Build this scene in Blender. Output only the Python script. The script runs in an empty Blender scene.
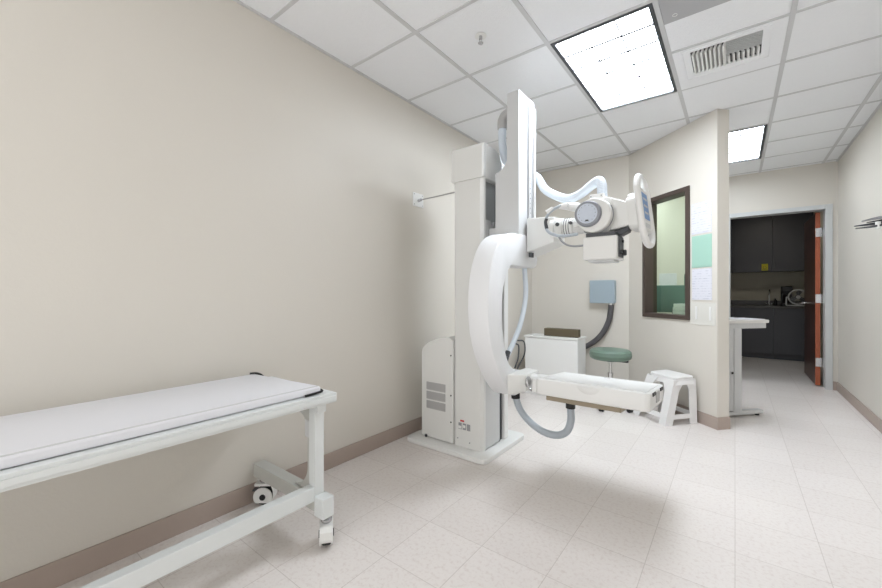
import bpy, bmesh, math, random
from mathutils import Vector, Matrix
random.seed(4)
S = bpy.context.scene
COL = S.collection
PI = math.pi

# ------------------------------------------------------------------ materials
def srgb(r, g, b):
    f = lambda v: ((v/255)/12.92 if v/255 <= .04045 else ((v/255+.055)/1.055)**2.4)
    return (f(r), f(g), f(b), 1)
def mat(name, c, rough=.5, metal=0, spec=.5, bump=0, bscale=60, vary=0, vscale=4, coat=0):
    m = bpy.data.materials.new(name); m.use_nodes = True
    nt = m.node_tree; b = nt.nodes['Principled BSDF']
    b.inputs['Base Color'].default_value = srgb(*c)
    b.inputs['Roughness'].default_value = rough
    b.inputs['Metallic'].default_value = metal
    b.inputs['Specular IOR Level'].default_value = spec
    b.inputs['Coat Weight'].default_value = coat
    tc = nt.nodes.new('ShaderNodeTexCoord')
    if vary:
        n = nt.nodes.new('ShaderNodeTexNoise'); n.inputs['Scale'].default_value = vscale; n.inputs['Detail'].default_value = 5
        nt.links.new(tc.outputs['Object'], n.inputs['Vector'])
        mr = nt.nodes.new('ShaderNodeMapRange'); mr.inputs['To Min'].default_value = 1-vary; mr.inputs['To Max'].default_value = 1+vary
        nt.links.new(n.outputs['Fac'], mr.inputs['Value'])
        mx = nt.nodes.new('ShaderNodeVectorMath'); mx.operation = 'SCALE'
        mx.inputs[0].default_value = srgb(*c)[:3]
        nt.links.new(mr.outputs['Result'], mx.inputs['Scale']); nt.links.new(mx.outputs['Vector'], b.inputs['Base Color'])
    if bump:
        n2 = nt.nodes.new('ShaderNodeTexNoise'); n2.inputs['Scale'].default_value = bscale; n2.inputs['Detail'].default_value = 3
        nt.links.new(tc.outputs['Object'], n2.inputs['Vector'])
        bp = nt.nodes.new('ShaderNodeBump'); bp.inputs['Strength'].default_value = bump; bp.inputs['Distance'].default_value = .004
        nt.links.new(n2.outputs['Fac'], bp.inputs['Height']); nt.links.new(bp.outputs['Normal'], b.inputs['Normal'])
    return m
def emis(name, c, s):
    m = bpy.data.materials.new(name); m.use_nodes = True
    b = m.node_tree.nodes['Principled BSDF']
    b.inputs['Base Color'].default_value = srgb(*c); b.inputs['Emission Color'].default_value = srgb(*c)
    b.inputs['Emission Strength'].default_value = s
    return m

WALL = mat('wall_paint', (215, 210, 201), .42, spec=.4, bump=.12, bscale=90, vary=.015, vscale=2)
BASE = mat('baseboard_vinyl', (172, 157, 147), .5, vary=.04, vscale=12)
CEIL = mat('ceiling_tile', (240, 241, 243), .9, spec=.1, bump=.5, bscale=160, vary=.02, vscale=60)
GRID = mat('ceiling_grid_paint', (205, 205, 206), .5)
WHITE = mat('white_enamel', (232, 232, 230), .35, vary=.01)
CREAM = mat('cream_enamel', (226, 226, 223), .38, vary=.01)
ARCW = mat('arc_white', (235, 236, 238), .35)
GREYW = mat('pale_grey_panel', (205, 206, 206), .45)
VENTG = mat('vent_grey', (182, 181, 180), .6)
GREY = mat('mid_grey', (150, 151, 154), .5)
SLATE = mat('recess_grey', (172, 175, 176), .5)
DKGREY = mat('dark_grey', (70, 72, 76), .45)
BLACK = mat('black_plastic', (18, 18, 20), .4)
HOSEG = mat('grey_hose', (176, 184, 192), .45)
HOSEW = mat('blue_white_hose', (222, 231, 240), .4)
DIALR = mat('dial_ring', (140, 143, 150), .4)
DIALF = mat('dial_face', (196, 204, 216), .35, vary=.06, vscale=60)
STEEL = mat('steel', (190, 190, 192), .25, metal=1)
CHROME = mat('chrome', (215, 215, 215), .12, metal=1)
RED = mat('red_tag', (200, 40, 50), .4)
TANP = mat('tan_plate', (152, 140, 120), .6)
BEDM = mat('mattress_vinyl', (226, 226, 230), .45, bump=.1, bscale=25, vary=.01)
BEDF = mat('bed_frame_paint', (218, 221, 220), .35)
BEDG = mat('bed_bracket_paint', (190, 190, 184), .4)
RUBBER = mat('rubber', (40, 38, 38), .6)
WINF = mat('window_frame_brown', (74, 62, 56), .45, vary=.08, vscale=20)
TEAL = mat('teal_vinyl', (104, 125, 112), .4, vary=.03)
FOAM = mat('olive_foam', (96, 86, 66), .8, bump=.4, bscale=200)
BLUEBOX = mat('blue_grey_metal', (154, 169, 178), .45, vary=.02)
DHOSE = mat('dark_hose', (84, 82, 84), .5)
PLASTIC = mat('stool_plastic', (230, 229, 228), .35)
KCAB = mat('charcoal_laminate', (78, 79, 85), .45, vary=.03)
KTOP = mat('dark_counter', (70, 68, 64), .35, vary=.1, vscale=40)
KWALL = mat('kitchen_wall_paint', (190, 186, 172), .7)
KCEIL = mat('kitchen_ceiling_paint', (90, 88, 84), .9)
DOORW = mat('cherry_door_edge', (165, 84, 52), .4, vary=.12, vscale=9)
DOORF = mat('dark_cherry_face', (74, 42, 34), .3, vary=.12, vscale=6)
FRAMEM = mat('door_frame_paint', (200, 202, 202), .4)
YEL = mat('yellow_sign', (205, 195, 40), .5)
MINT = mat('mint_paper', (162, 200, 184), .6)
CLEARP = mat('acrylic_holder', (216, 214, 207), .15)
BLUEP = mat('screen_blue', (90, 140, 200), .3)
MONB = mat('dark_teal_plastic', (78, 108, 102), .5)
DESKT = mat('desk_laminate', (226, 224, 220), .3)
DESKE = mat('desk_edge', (190, 176, 168), .5)
PERF = mat('perforated_grey', (176, 176, 178), .6)

def paper_mat():
    m = mat('printed_paper', (218, 218, 226), .6)
    nt = m.node_tree; b = nt.nodes['Principled BSDF']
    tc = nt.nodes.new('ShaderNodeTexCoord')
    w = nt.nodes.new('ShaderNodeTexWave'); w.bands_direction = 'Z'; w.inputs['Scale'].default_value = 14
    n = nt.nodes.new('ShaderNodeTexNoise'); n.inputs['Scale'].default_value = 30
    nt.links.new(tc.outputs['Object'], w.inputs['Vector']); nt.links.new(tc.outputs['Object'], n.inputs['Vector'])
    ml = nt.nodes.new('ShaderNodeMath'); ml.operation = 'MULTIPLY'
    nt.links.new(w.outputs['Fac'], ml.inputs[0]); nt.links.new(n.outputs['Fac'], ml.inputs[1])
    cr = nt.nodes.new('ShaderNodeValToRGB')
    cr.color_ramp.elements[0].position = .42; cr.color_ramp.elements[0].color = srgb(218, 218, 226)
    cr.color_ramp.elements[1].position = .6; cr.color_ramp.elements[1].color = srgb(190, 191, 202)
    nt.links.new(ml.outputs[0], cr.inputs[0]); nt.links.new(cr.outputs[0], b.inputs['Base Color'])
    return m
PAPER = paper_mat()

def floor_mat():
    m = mat('vinyl_floor_tile', (212, 203, 198), .3, spec=.45)
    nt = m.node_tree; b = nt.nodes['Principled BSDF']
    tc = nt.nodes.new('ShaderNodeTexCoord')
    mp = nt.nodes.new('ShaderNodeMapping'); mp.inputs['Location'].default_value = (.0, .115, 0)
    br = nt.nodes.new('ShaderNodeTexBrick'); br.offset = 0; br.squash = 1
    br.inputs['Scale'].default_value = 1; br.inputs['Brick Width'].default_value = .31; br.inputs['Row Height'].default_value = .328
    br.inputs['Mortar Size'].default_value = .0018; br.inputs['Mortar Smooth'].default_value = .2; br.inputs['Bias'].default_value = 0
    br.inputs['Color1'].default_value = (1, 1, 1, 1); br.inputs['Color2'].default_value = (.95, .945, .94, 1); br.inputs['Mortar'].default_value = (.76, .74, .72, 1)
    nt.links.new(tc.outputs['Object'], mp.inputs[0]); nt.links.new(mp.outputs[0], br.inputs['Vector'])
    n = nt.nodes.new('ShaderNodeTexNoise'); n.inputs['Scale'].default_value = 55; n.inputs['Detail'].default_value = 6; n.inputs['Roughness'].default_value = .7
    cr = nt.nodes.new('ShaderNodeValToRGB')
    cr.color_ramp.elements[0].position = .34; cr.color_ramp.elements[0].color = srgb(219, 210, 205)
    cr.color_ramp.elements[1].position = .50; cr.color_ramp.elements[1].color = srgb(231, 225, 221)
    nt.links.new(tc.outputs['Object'], n.inputs['Vector']); nt.links.new(n.outputs['Fac'], cr.inputs[0])
    mx = nt.nodes.new('ShaderNodeMix'); mx.data_type = 'RGBA'; mx.blend_type = 'MULTIPLY'; mx.inputs[0].default_value = 1
    nt.links.new(cr.outputs[0], mx.inputs[6]); nt.links.new(br.outputs['Color'], mx.inputs[7])
    nt.links.new(mx.outputs[2], b.inputs['Base Color'])
    return m
FLOOR = floor_mat()

def glass_mat():
    m = bpy.data.materials.new('leaded_glass'); m.use_nodes = True
    nt = m.node_tree; nt.nodes.remove(nt.nodes['Principled BSDF'])
    out = nt.nodes['Material Output']
    tr = nt.nodes.new('ShaderNodeBsdfTransparent'); tr.inputs[0].default_value = srgb(240, 247, 236)
    gl = nt.nodes.new('ShaderNodeBsdfGlossy'); gl.inputs['Roughness'].default_value = .02
    fr = nt.nodes.new('ShaderNodeFresnel'); fr.inputs[0].default_value = 1.5
    mx = nt.nodes.new('ShaderNodeMixShader')
    ge = nt.nodes.new('ShaderNodeNewGeometry'); sb = nt.nodes.new('ShaderNodeMath'); sb.operation = 'SUBTRACT'; sb.inputs[0].default_value = 1
    mu = nt.nodes.new('ShaderNodeMath'); mu.operation = 'MULTIPLY'
    nt.links.new(ge.outputs['Backfacing'], sb.inputs[1]); nt.links.new(sb.outputs[0], mu.inputs[0]); nt.links.new(fr.outputs[0], mu.inputs[1])
    nt.links.new(mu.outputs[0], mx.inputs[0]); nt.links.new(tr.outputs[0], mx.inputs[1]); nt.links.new(gl.outputs[0], mx.inputs[2])
    nt.links.new(mx.outputs[0], out.inputs[0])
    return m
GLASS = glass_mat()
LAMP = emis('lamp_diffuser', (238, 246, 255), 33.0)
LAMP2 = emis('dimmed_lamp_diffuser', (238, 246, 255), 13.0)  # same lamp with emission turned down, so the right wall stays less bright
KFILL = emis('kitchen_fill_lens', (255, 246, 230), 130.0)  # lens of the lamp added to lift the kitchen brightness

# ------------------------------------------------------------------ mesh helper
class M:
    def __init__(s): s.bm = bmesh.new()
    def _xf(s, vs, mx):
        if mx is not None: bmesh.ops.transform(s.bm, matrix=mx, verts=vs)
    def _merge(s, tmp, smooth=False, mx=None):
        if smooth:
            for f in tmp.faces: f.smooth = True
        if mx is not None: bmesh.ops.transform(tmp, matrix=mx, verts=tmp.verts)
        me = bpy.data.meshes.new('t'); tmp.to_mesh(me); tmp.free(); s.bm.from_mesh(me); bpy.data.meshes.remove(me)
        return s
    def box(s, x0, x1, y0, y1, z0, z1, bev=0, seg=2, mx=None):
        t = bmesh.new(); bmesh.ops.create_cube(t, size=1)
        for v in t.verts: v.co = Vector((x0 if v.co.x < 0 else x1, y0 if v.co.y < 0 else y1, z0 if v.co.z < 0 else z1))
        if bev: bmesh.ops.bevel(t, geom=t.edges[:], offset=bev, segments=seg, profile=.5, affect='EDGES')
        return s._merge(t, mx=mx)
    def hexa(s, b, tp, bev=0):        # four bottom points, four top points
        t = bmesh.new(); vb = [t.verts.new(p) for p in b]; vt = [t.verts.new(p) for p in tp]
        t.faces.new(vb[::-1]); t.faces.new(vt)
        n = len(b)
        for i in range(n): t.faces.new((vb[i], vb[(i+1) % n], vt[(i+1) % n], vt[i]))
        bmesh.ops.recalc_face_normals(t, faces=t.faces)
        if bev: bmesh.ops.bevel(t, geom=t.edges[:], offset=bev, segments=2, profile=.5, affect='EDGES')
        return s._merge(t)
    def prism(s, poly, axis, a0, a1, bev=0, seg=2, mx=None):
        def P(u, v, a): return {'x': (a, u, v), 'y': (u, a, v), 'z': (u, v, a)}[axis]
        t = bmesh.new(); A = [t.verts.new(P(u, v, a0)) for u, v in poly]; B = [t.verts.new(P(u, v, a1)) for u, v in poly]
        n = len(poly); fa = t.faces.new(A); fb = t.faces.new(B[::-1])
        for i in range(n): t.faces.new((A[i], B[i], B[(i+1) % n], A[(i+1) % n]))
        bmesh.ops.recalc_face_normals(t, faces=t.faces)
        if bev:
            ed = list(fa.edges)+list(fb.edges)
            bmesh.ops.bevel(t, geom=ed, offset=bev, segments=seg, profile=.5, affect='EDGES')
        return s._merge(t, mx=mx)
    def cyl(s, p0, p1, r0, r1=None, n=28, bev=0, smooth=True):
        r1 = r0 if r1 is None else r1; p0, p1 = Vector(p0), Vector(p1); d = p1-p0
        t = bmesh.new(); bmesh.ops.create_cone(t, cap_ends=True, segments=n, radius1=r0, radius2=r1, depth=d.length)
        if bev:
            ed = [e for e in t.edges if len(e.link_faces) == 2 and any(len(f.verts) > 4 for f in e.link_faces)]
            bmesh.ops.bevel(t, geom=ed, offset=bev, segments=3, profile=.5, affect='EDGES')
        for f in t.faces: f.smooth = smooth and len(f.verts) <= 4
        mx = Matrix.Translation((p0+p1)/2) @ d.to_track_quat('Z', 'Y').to_matrix().to_4x4()
        return s._merge(t, mx=mx)
    def lathe(s, prof, c, n=40, axis=(0, 0, 1)):       # prof: (radius, height)
        t = bmesh.new(); rings = []
        for r, z in prof:
            rings.append([t.verts.new((max(r, 1e-4)*math.cos(2*PI*i/n), max(r, 1e-4)*math.sin(2*PI*i/n), z)) for i in range(n)])
        for a, b in zip(rings, rings[1:]):
            for i in range(n): t.faces.new((a[i], a[(i+1) % n], b[(i+1) % n], b[i]))
        t.faces.new(rings[0][::-1]); t.faces.new(rings[-1])
        bmesh.ops.recalc_face_normals(t, faces=t.faces)
        mx = Matrix.Translation(c) @ Vector(axis).to_track_quat('Z', 'Y').to_matrix().to_4x4()
        return s._merge(t, smooth=True, mx=mx)
    def sph(s, c, r, sc=(1, 1, 1), n=20):
        t = bmesh.new(); bmesh.ops.create_uvsphere(t, u_segments=n, v_segments=n//2+2, radius=r)
        return s._merge(t, smooth=True, mx=Matrix.Translation(c) @ Matrix.Diagonal((*sc, 1)))
    def tube(s, pts, r, n=14, res=10, rib=0, pitch=.012, closed=False):
        P = [Vector(p) for p in pts]; out = []
        N = len(P); rng = range(N) if closed else range(N-1)
        for i in rng:
            p0 = P[(i-1) % N] if closed or i else P[0]*2-P[1]; p1 = P[i]; p2 = P[(i+1) % N]
            p3 = P[(i+2) % N] if closed or i+2 < N else P[-1]*2-P[-2]
            for k in range(res):
                t = k/res
                out.append(.5*((2*p1)+(-p0+p2)*t+(2*p0-5*p1+4*p2-p3)*t*t+(-p0+3*p1-3*p2+p3)*t**3))
        if not closed: out.append(P[-1])
        if rib:                                      # resample evenly, two rings per pitch
            L = [0]
            for a, b in zip(out, out[1:]): L.append(L[-1]+(b-a).length)
            k = max(4, int(L[-1]/pitch*2)); new = []; j = 0
            for i in range(k+1):
                d = L[-1]*i/k
                while j < len(L)-2 and L[j+1] < d: j += 1
                new.append(out[j].lerp(out[j+1], (d-L[j])/max(1e-9, L[j+1]-L[j])))
            out = new
        t = bmesh.new(); rings = []; m = len(out); nrm = None
        for i, p in enumerate(out):
            if closed: tg = (out[(i+1) % m]-out[i-1]).normalized()
            else: tg = (out[min(i+1, m-1)]-out[max(i-1, 0)]).normalized()
            if nrm is None: nrm = tg.orthogonal().normalized()
            else: nrm = (nrm-tg*nrm.dot(tg)).normalized()
            bn = tg.cross(nrm); rr = r*(1+(rib if (i % 2) else 0))
            rings.append([t.verts.new(p+rr*(math.cos(2*PI*q/n)*nrm+math.sin(2*PI*q/n)*bn)) for q in range(n)])
        pr = list(zip(rings, rings[1:]))+([(rings[-1], rings[0])] if closed else [])
        if closed:
            a, b = rings[-1], rings[0]; k = min(range(n), key=lambda q: (a[0].co-b[q].co).length)
            pr[-1] = (a, b[k:]+b[:k])
        for a, b in pr:
            for q in range(n): t.faces.new((a[q], a[(q+1) % n], b[(q+1) % n], b[q]))
        if not closed: t.faces.new(rings[0][::-1]); t.faces.new(rings[-1])
        bmesh.ops.recalc_face_normals(t, faces=t.faces)
        return s._merge(t, smooth=True)
    def build(s, name, m, parent=None, label=None, world=True):
        root = parent
        off = Vector((0, 0, 0))
        while root is not None: off += root.location; root = root.parent
        if world and parent is not None: bmesh.ops.translate(s.bm, vec=-off, verts=s.bm.verts)
        elif parent is None:                          # origin at the foot of the mesh
            vs = [v.co for v in s.bm.verts]
            c = Vector(((min(v.x for v in vs)+max(v.x for v in vs))/2, (min(v.y for v in vs)+max(v.y for v in vs))/2, min(v.z for v in vs)))
            if world is not None: bmesh.ops.translate(s.bm, vec=-c, verts=s.bm.verts)
            else: c = Vector((0, 0, 0))
        me = bpy.data.meshes.new(name); s.bm.to_mesh(me); s.bm.free()
        me.shade_smooth(); me.set_sharp_from_angle(angle=math.radians(22))
        me.materials.append(m); o = bpy.data.objects.new(name, me); COL.objects.link(o)
        if parent is not None: o.parent = parent
        else: o.location = c
        if label: o['label'] = label
        return o
def tag(o, label, cat, group=None):
    o['label'] = label; o['category'] = cat
    if group: o['group'] = group
    return o
def thing(name, label, cat, loc, group=None):
    o = bpy.data.objects.new(name, None); o.empty_display_size = .1; COL.objects.link(o); o.location = loc
    return tag(o, label, cat, group)
def struct(name, mb, m, parent=None):
    o = mb.build(name, m, parent, world=None if parent is None else True)
    if parent is None: o['kind'] = 'structure'
    return o
def rotm(c, ax, deg): return Matrix.Translation(c) @ Matrix.Rotation(math.radians(deg), 4, ax) @ Matrix.Translation(-Vector(c))
def copy_tree(o, parent=None):
    c = o.copy(); COL.objects.link(c)
    if parent: c.parent = parent
    for ch in [x for x in bpy.data.objects if x.parent == o and x != c]: copy_tree(ch, c)
    return c

def rr_(x0, x1, y0, y1, r, n=6):
    out = []
    for cx, cy, a in ((x1-r, y1-r, 0), (x0+r, y1-r, PI/2), (x0+r, y0+r, PI), (x1-r, y0+r, 3*PI/2)):
        for k in range(n+1): out.append((cx+r*math.cos(a+PI/2*k/n), cy+r*math.sin(a+PI/2*k/n)))
    return out
# ------------------------------------------------------------------ room
XL, XR, H = -2.15, .98, 2.75
YN, YF = -1.5, 6.55                     # behind the camera / wall with the doorway
YC = 4.80                               # cross wall
P0 = Vector((-.964, 4.80)); P1 = Vector((-.12, 4.05))
T = (P1-P0).normalized(); N = Vector((-T.y, T.x)); WT = .12
P2 = P1+N*WT
def pw(t, n, z=None):                   # frame of the partition: t back from its free end, n behind its front face
    v = P1-T*t+N*n
    return (v.x, v.y) if z is None else (v.x, v.y, z)

m = M(); m.box(XL-.1, XR+.1, YN-.1, YF+.12, -.08, 0); m.box(-1.6, 1.3, YF+.12, 9.6, -.08, 0); struct('floor', m, FLOOR)
m = M(); m.box(XL-.12, XL, YN-.1, YF, 0, 2.95); struct('wall_left', m, WALL)
m = M(); m.box(XR, XR+.12, YN-.1, YF, 0, 2.95); struct('wall_right', m, WALL)
m = M(); m.prism([(XL, YC), (P0.x, YC), (P0.x+.09, YC+.12), (XL, YC+.12)], 'z', 0, H); struct('wall_back', m, WALL)
# partition with the window opening
wt0 = (P1-Vector((-.331, 4.237))).length; wt1 = (P1-Vector((-.790, 4.645))).length
wz0, wz1 = .915, 2.17
m = M()
def wp(t0, t1, z0, z1, n0=0, n1=WT):
    return [pw(t0, n0), pw(t1, n0), pw(t1, n1), pw(t0, n1)], z0, z1
LT = (P1-P0).length
for a in (wp(0, wt0, 0, H), wp(wt1, LT, 0, H), wp(wt0, wt1, 0, wz0), wp(wt0, wt1, wz1, H)):
    m.prism(a[0], 'z', a[1], a[2])
bmesh.ops.remove_doubles(m.bm, verts=m.bm.verts, dist=1e-5)
struct('wall_partition', m, WALL)
DX0, DX1, DZ = -.05, .90, 2.21
m = M(); m.box(XL, DX0, YF, YF+.12, 0, 2.95); m.box(DX1, XR+.12, YF, YF+.12, 0, 2.95); m.box(DX0, DX1, YF, YF+.12, DZ, 2.95); struct('wall_far', m, WALL)
# kitchen shell
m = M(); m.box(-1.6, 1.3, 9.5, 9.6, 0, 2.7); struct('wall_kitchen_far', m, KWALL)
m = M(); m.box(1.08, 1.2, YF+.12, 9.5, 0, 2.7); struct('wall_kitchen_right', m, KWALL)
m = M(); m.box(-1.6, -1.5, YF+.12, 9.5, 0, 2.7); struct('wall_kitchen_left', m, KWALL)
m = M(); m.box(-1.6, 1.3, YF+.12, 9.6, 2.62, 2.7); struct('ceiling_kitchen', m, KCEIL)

# baseboards
bh, bt = .105, .012
m = M(); m.box(XL, XL+bt, YN, YC, 0, bh, .003); struct('baseboard_left', m, BASE)
m = M(); m.box(XR-bt, XR, YN, YF, 0, bh, .003); struct('baseboard_right', m, BASE)
m = M(); m.box(XL+bt, P0.x, YC-bt, YC, 0, bh, .003); struct('baseboard_back', m, BASE)
m = M()
m.prism([pw(-.012, -bt), pw(LT, -bt), pw(LT, -.001), pw(-.001, -.001), pw(-.001, WT), pw(-.012, WT)], 'z', 0, bh)
struct('baseboard_partition', m, BASE)
m = M(); m.box(.935, XR-bt, YF-bt, YF, 0, bh, .003); m.box(XL, -.115, YF-bt, YF, 0, bh, .003); struct('baseboard_far', m, BASE)

# ceiling: lay-in tiles with the grid as child, openings for lamps and vents
gx = [XL, -1.54, -.945, -.345, .26, .85, XR]
gy = [YN]+[2.345+.588*k for k in range(-6, 8)]+[YF]
def col_of(x): return max(i for i in range(len(gx)-1) if gx[i] <= x+1e-6)
open_cells = set()
def mark(x, y, n=2):
    i = col_of(x)
    for j in range(len(gy)-1):
        c = (gy[j]+gy[j+1])/2
        if y < c < y+.588*n: open_cells.add((i, j))
LIGHTS = [(-.945, 2.345), (-.345, 4.697), (-1.54, 5.285)]
for x, y in LIGHTS: mark(x, y)
mark(-.345, 2.933, 1)
m = M()
for i in range(len(gx)-1):
    for j in range(len(gy)-1):
        if (i, j) in open_cells: continue
        m.box(gx[i], gx[i+1], gy[j], gy[j+1], H+.004, H+.02)
m.box(XL-.1, XR+.12, YN-.1, YF+.12, 2.95, 2.99)
ceil = struct('ceiling', m, CEIL)
m = M()
for x in gx[1:-1]: m.box(x-.013, x+.013, YN, YF, H-.001, H+.006)
for i in range(len(gx)-1):
    for y in gy[1:-1]:
        if y > 1.0 and any(abs(x-gx[i]) < .01 and abs(y-(ly+.588)) < .01 for x, ly in LIGHTS): continue
        m.box(gx[i]+(.013 if i else 0), gx[i+1]-.013, y-.011, y+.011, H-.0005, H+.006)
m.box(XL, XL+.02, YN, YC, H-.002, H+.006); m.box(XR-.02, XR, YN, YF, H-.002, H+.006)
struct('ceiling_grid', m, GRID, ceil)

# ceiling lights
def ceiling_light(x, y, label, lm=None):
    t = thing('ceiling_light', label, 'ceiling light', (x+.3, y+.588, H-.005), 'recessed ceiling lights')
    x0, x1, y0, y1 = x+.014, x+.586, y+.014, y+1.162
    b = M()
    for a in ((x0, x0+.022, y0, y1), (x1-.022, x1, y0, y1), (x0+.022, x1-.022, y0, y0+.022), (x0+.022, x1-.022, y1-.022, y1)):
        b.box(*a, H-.004, H+.02)
    b.build('frame', DKGREY, t)
    b = M(); b.box(x0, x1, y0, y1, H+.021, H+.09); b.build('housing', WHITE, t)
    b = M(); b.box(x0+.023, x1-.023, y0+.023, y1-.023, H+.010, H+.018); b.build('diffuser', lm or LAMP, t)
    b = M()
    for k in (1, 2): xx = x0+.022+(x1-x0-.044)*k/3; b.box(xx-.005, xx+.005, y0+.023, y1-.023, H+.007, H+.0095)
    for k in range(1, 6): yy = y0+.022+(y1-y0-.044)*k/6; b.box(x0+.023, x1-.023, yy-.011, yy+.011, H+.007, H+.0095)
    b.build('grid_lines', GREY, t)
    return t
ceiling_light(*LIGHTS[0], 'large bright recessed fluorescent panel above the x-ray machine')
ceiling_light(*LIGHTS[1], 'smaller looking recessed fluorescent panel behind the partition, partly hidden by its end', LAMP2)
ceiling_light(*LIGHTS[2], 'unseen recessed panel added to light the control area behind the partition', LAMP2)  # added out of view, brightens the control area seen through the window

# supply air diffuser
t = thing('air_diffuser', 'white square ceiling air diffuser with dark louvred opening', 'air vent', (-.04, 3.227, H-.01))
x0, x1, y0, y1 = -.331, .246, 2.945, 3.51
ax0, ax1, ay0, ay1 = -.235, .135, 3.0, 3.30
b = M()
for a in ((x0, ax0, y0, y1), (ax1, x1, y0, y1), (ax0, ax1, y0, ay0), (ax0, ax1, ay1, y1)): b.box(*a, H-.002, H+.008)
for a in ((ax0-.05, ax0-.04, ay0-.03, ay1+.06), (ax1+.04, ax1+.05, ay0-.03, ay1+.06), (ax0-.05, ax1+.05, ay0-.035, ay0-.025), (ax0-.05, ax1+.05, ay1+.055, ay1+.065)): b.box(*a, H-.006, H-.002, .001)
b.build('face_plate', CEIL, t)
b = M(); b.box(ax0-.01, ax1+.01, ay0-.01, ay1+.01, H+.06, H+.07); b.build('duct_backing', BLACK, t)
b = M()
for a in ((ax0-.004, ax0, ay0, ay1), (ax1, ax1+.004, ay0, ay1), (ax0, ax1, ay0-.004, ay0), (ax0, ax1, ay1, ay1+.004)): b.box(*a, H+.008, H+.06)
b.build('duct_collar', DKGREY, t)
xm = -.05
for k in range(8):
    xx = ax0+.008+k*.0235; b = M(); b.box(xx, xx+.012, ay0+.03, ay1, H-.008, H+.02, mx=rotm((xx, 0, H), 'Y', 22)); b.build('fin', WHITE, t)
for k in range(7):
    xx = xm+.012+k*.0255; b = M(); b.box(xx, xx+.011, ay0+.19, ay1, H-.008, H+.02, mx=rotm((xx, 0, H), 'Y', -22)); b.build('fin', WHITE, t)
for k in range(8):
    yy = ay0+.008+k*.0225; b = M(); b.box(xm+.004, ax1, yy, yy+.0065, H+.000, H+.008); b.build('slat', GREYW, t)
b = M(); b.box(xm-.004, xm+.002, ay0, ay1, H-.005, H+.03); b.build('divider', WHITE, t)

# return grille
b = M(); b.box(-.33, .246, 1.775, 2.59, H-.006, H+.002, .002)
g = b.build('return_grille', PERF)
tag(g, 'grey perforated metal ceiling panel beside the large light', 'ceiling panel')
b = M(); b.tube([(-.27+.012*math.cos(a*PI/4), 2.53+.012*math.sin(a*PI/4), H-.007) for a in range(8)], .0015, n=6, res=3, closed=True); b.build('latch_ring', WHITE, g)
# sprinkler
t = thing('fire_sprinkler', 'small chrome fire sprinkler head in a ceiling tile', 'sprinkler', (-1.24, 2.02, H-.05))
b = M(); b.lathe([(.036, 0), (.034, .004), (.012, .006)], (-1.24, 2.02, H-.004)); b.build('escutcheon', WHITE, t)
b = M(); b.cyl((-1.24, 2.02, H), (-1.24, 2.02, H-.022), .010); b.cyl((-1.249, 2.02, H-.02), (-1.245, 2.02, H-.045), .002, n=8); b.cyl((-1.231, 2.02, H-.02), (-1.235, 2.02, H-.045), .002, n=8); b.build('body', STEEL, t)
b = M(); b.cyl((-1.24, 2.02, H-.044), (-1.24, 2.02, H-.047), .016); b.build('deflector', STEEL, t)

# ------------------------------------------------------------------ window in the partition
fw = .042
def win_ring(t0, t1, z0, z1, w, n0, n1, b):
    for (a, c, d, e) in ((t0, t0+w, z0, z1), (t1-w, t1, z0, z1), (t0+w, t1-w, z0, z0+w), (t0+w, t1-w, z1-w, z1)):
        b.prism([pw(a, n0), pw(c, n0), pw(c, n1), pw(a, n1)], 'z', d, e)
b = M(); win_ring(wt0+.001, wt1-.001, wz0+.001, wz1-.001, fw, -.014, WT+.012, b)
w = struct('window_1', b, WINF)
b = M(); b.prism([pw(wt0+fw, .085), pw(wt1-fw, .085), pw(wt1-fw, .093), pw(wt0+fw, .093)], 'z', wz0+fw, wz1-fw); b.build('glass_pane', GLASS, w)

# papers on the partition
def sheet(name, t0, t1, z0, z1, m_, n=-.0035, th=.003):
    b = M(); b.prism([pw(t0, n), pw(t1, n), pw(t1, n+th), pw(t0, n+th)], 'z', z0, z1); return b.build(name, m_)
tag(sheet('printed_notice', .055, .262, 1.705, 1.985, PAPER), 'white printed sheet, topmost on the wall beside the window', 'notice')
tag(sheet('mint_notice', .052, .260, 1.400, 1.688, MINT), 'mint green sheet on the wall between two white sheets', 'notice')
tag(sheet('printed_notice', .052, .258, 1.108, 1.388, PAPER), 'white printed sheet on the wall right below the mint green one', 'notice')
t = thing('document_holder', 'empty clear plastic document holder below the sheets on the partition', 'document holder', pw(.15, -.004, .885))
b = M(); b.prism([pw(.012, -.004), pw(.275, -.004), pw(.275, -.001), pw(.012, -.001)], 'z', .885, 1.085, .001); b.build('back_plate', CLEARP, t)
for tt in (.055, .20):
    b = M(); b.prism([pw(tt, -.008), pw(tt+.018, -.008), pw(tt+.018, -.0045), pw(tt, -.0045)], 'z', .93, 1.05); b.build('side_clip', WHITE, t)

# ------------------------------------------------------------------ doorway
m = M()
fy0, fy1 = YF-.02, YF+.14
m.box(DX1-.03, DX1+.035, fy0, fy1, 0, DZ+.035, .003); m.box(DX0-.06, DX0-.001, fy0, fy1, 0, DZ+.035, .003); m.box(DX0, DX1-.031, fy0, fy1, DZ-.02, DZ+.035, .003)
struct('trim_1', m, FRAMEM)
hx, hy = .803, YF+.16
m = M(); m.box(-.95, 0, 0, .045, .012, DZ-.03)
AD = -90
mxd = Matrix.Translation((hx, hy, 0)) @ Matrix.Rotation(math.radians(AD), 4, 'Z')
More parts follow.
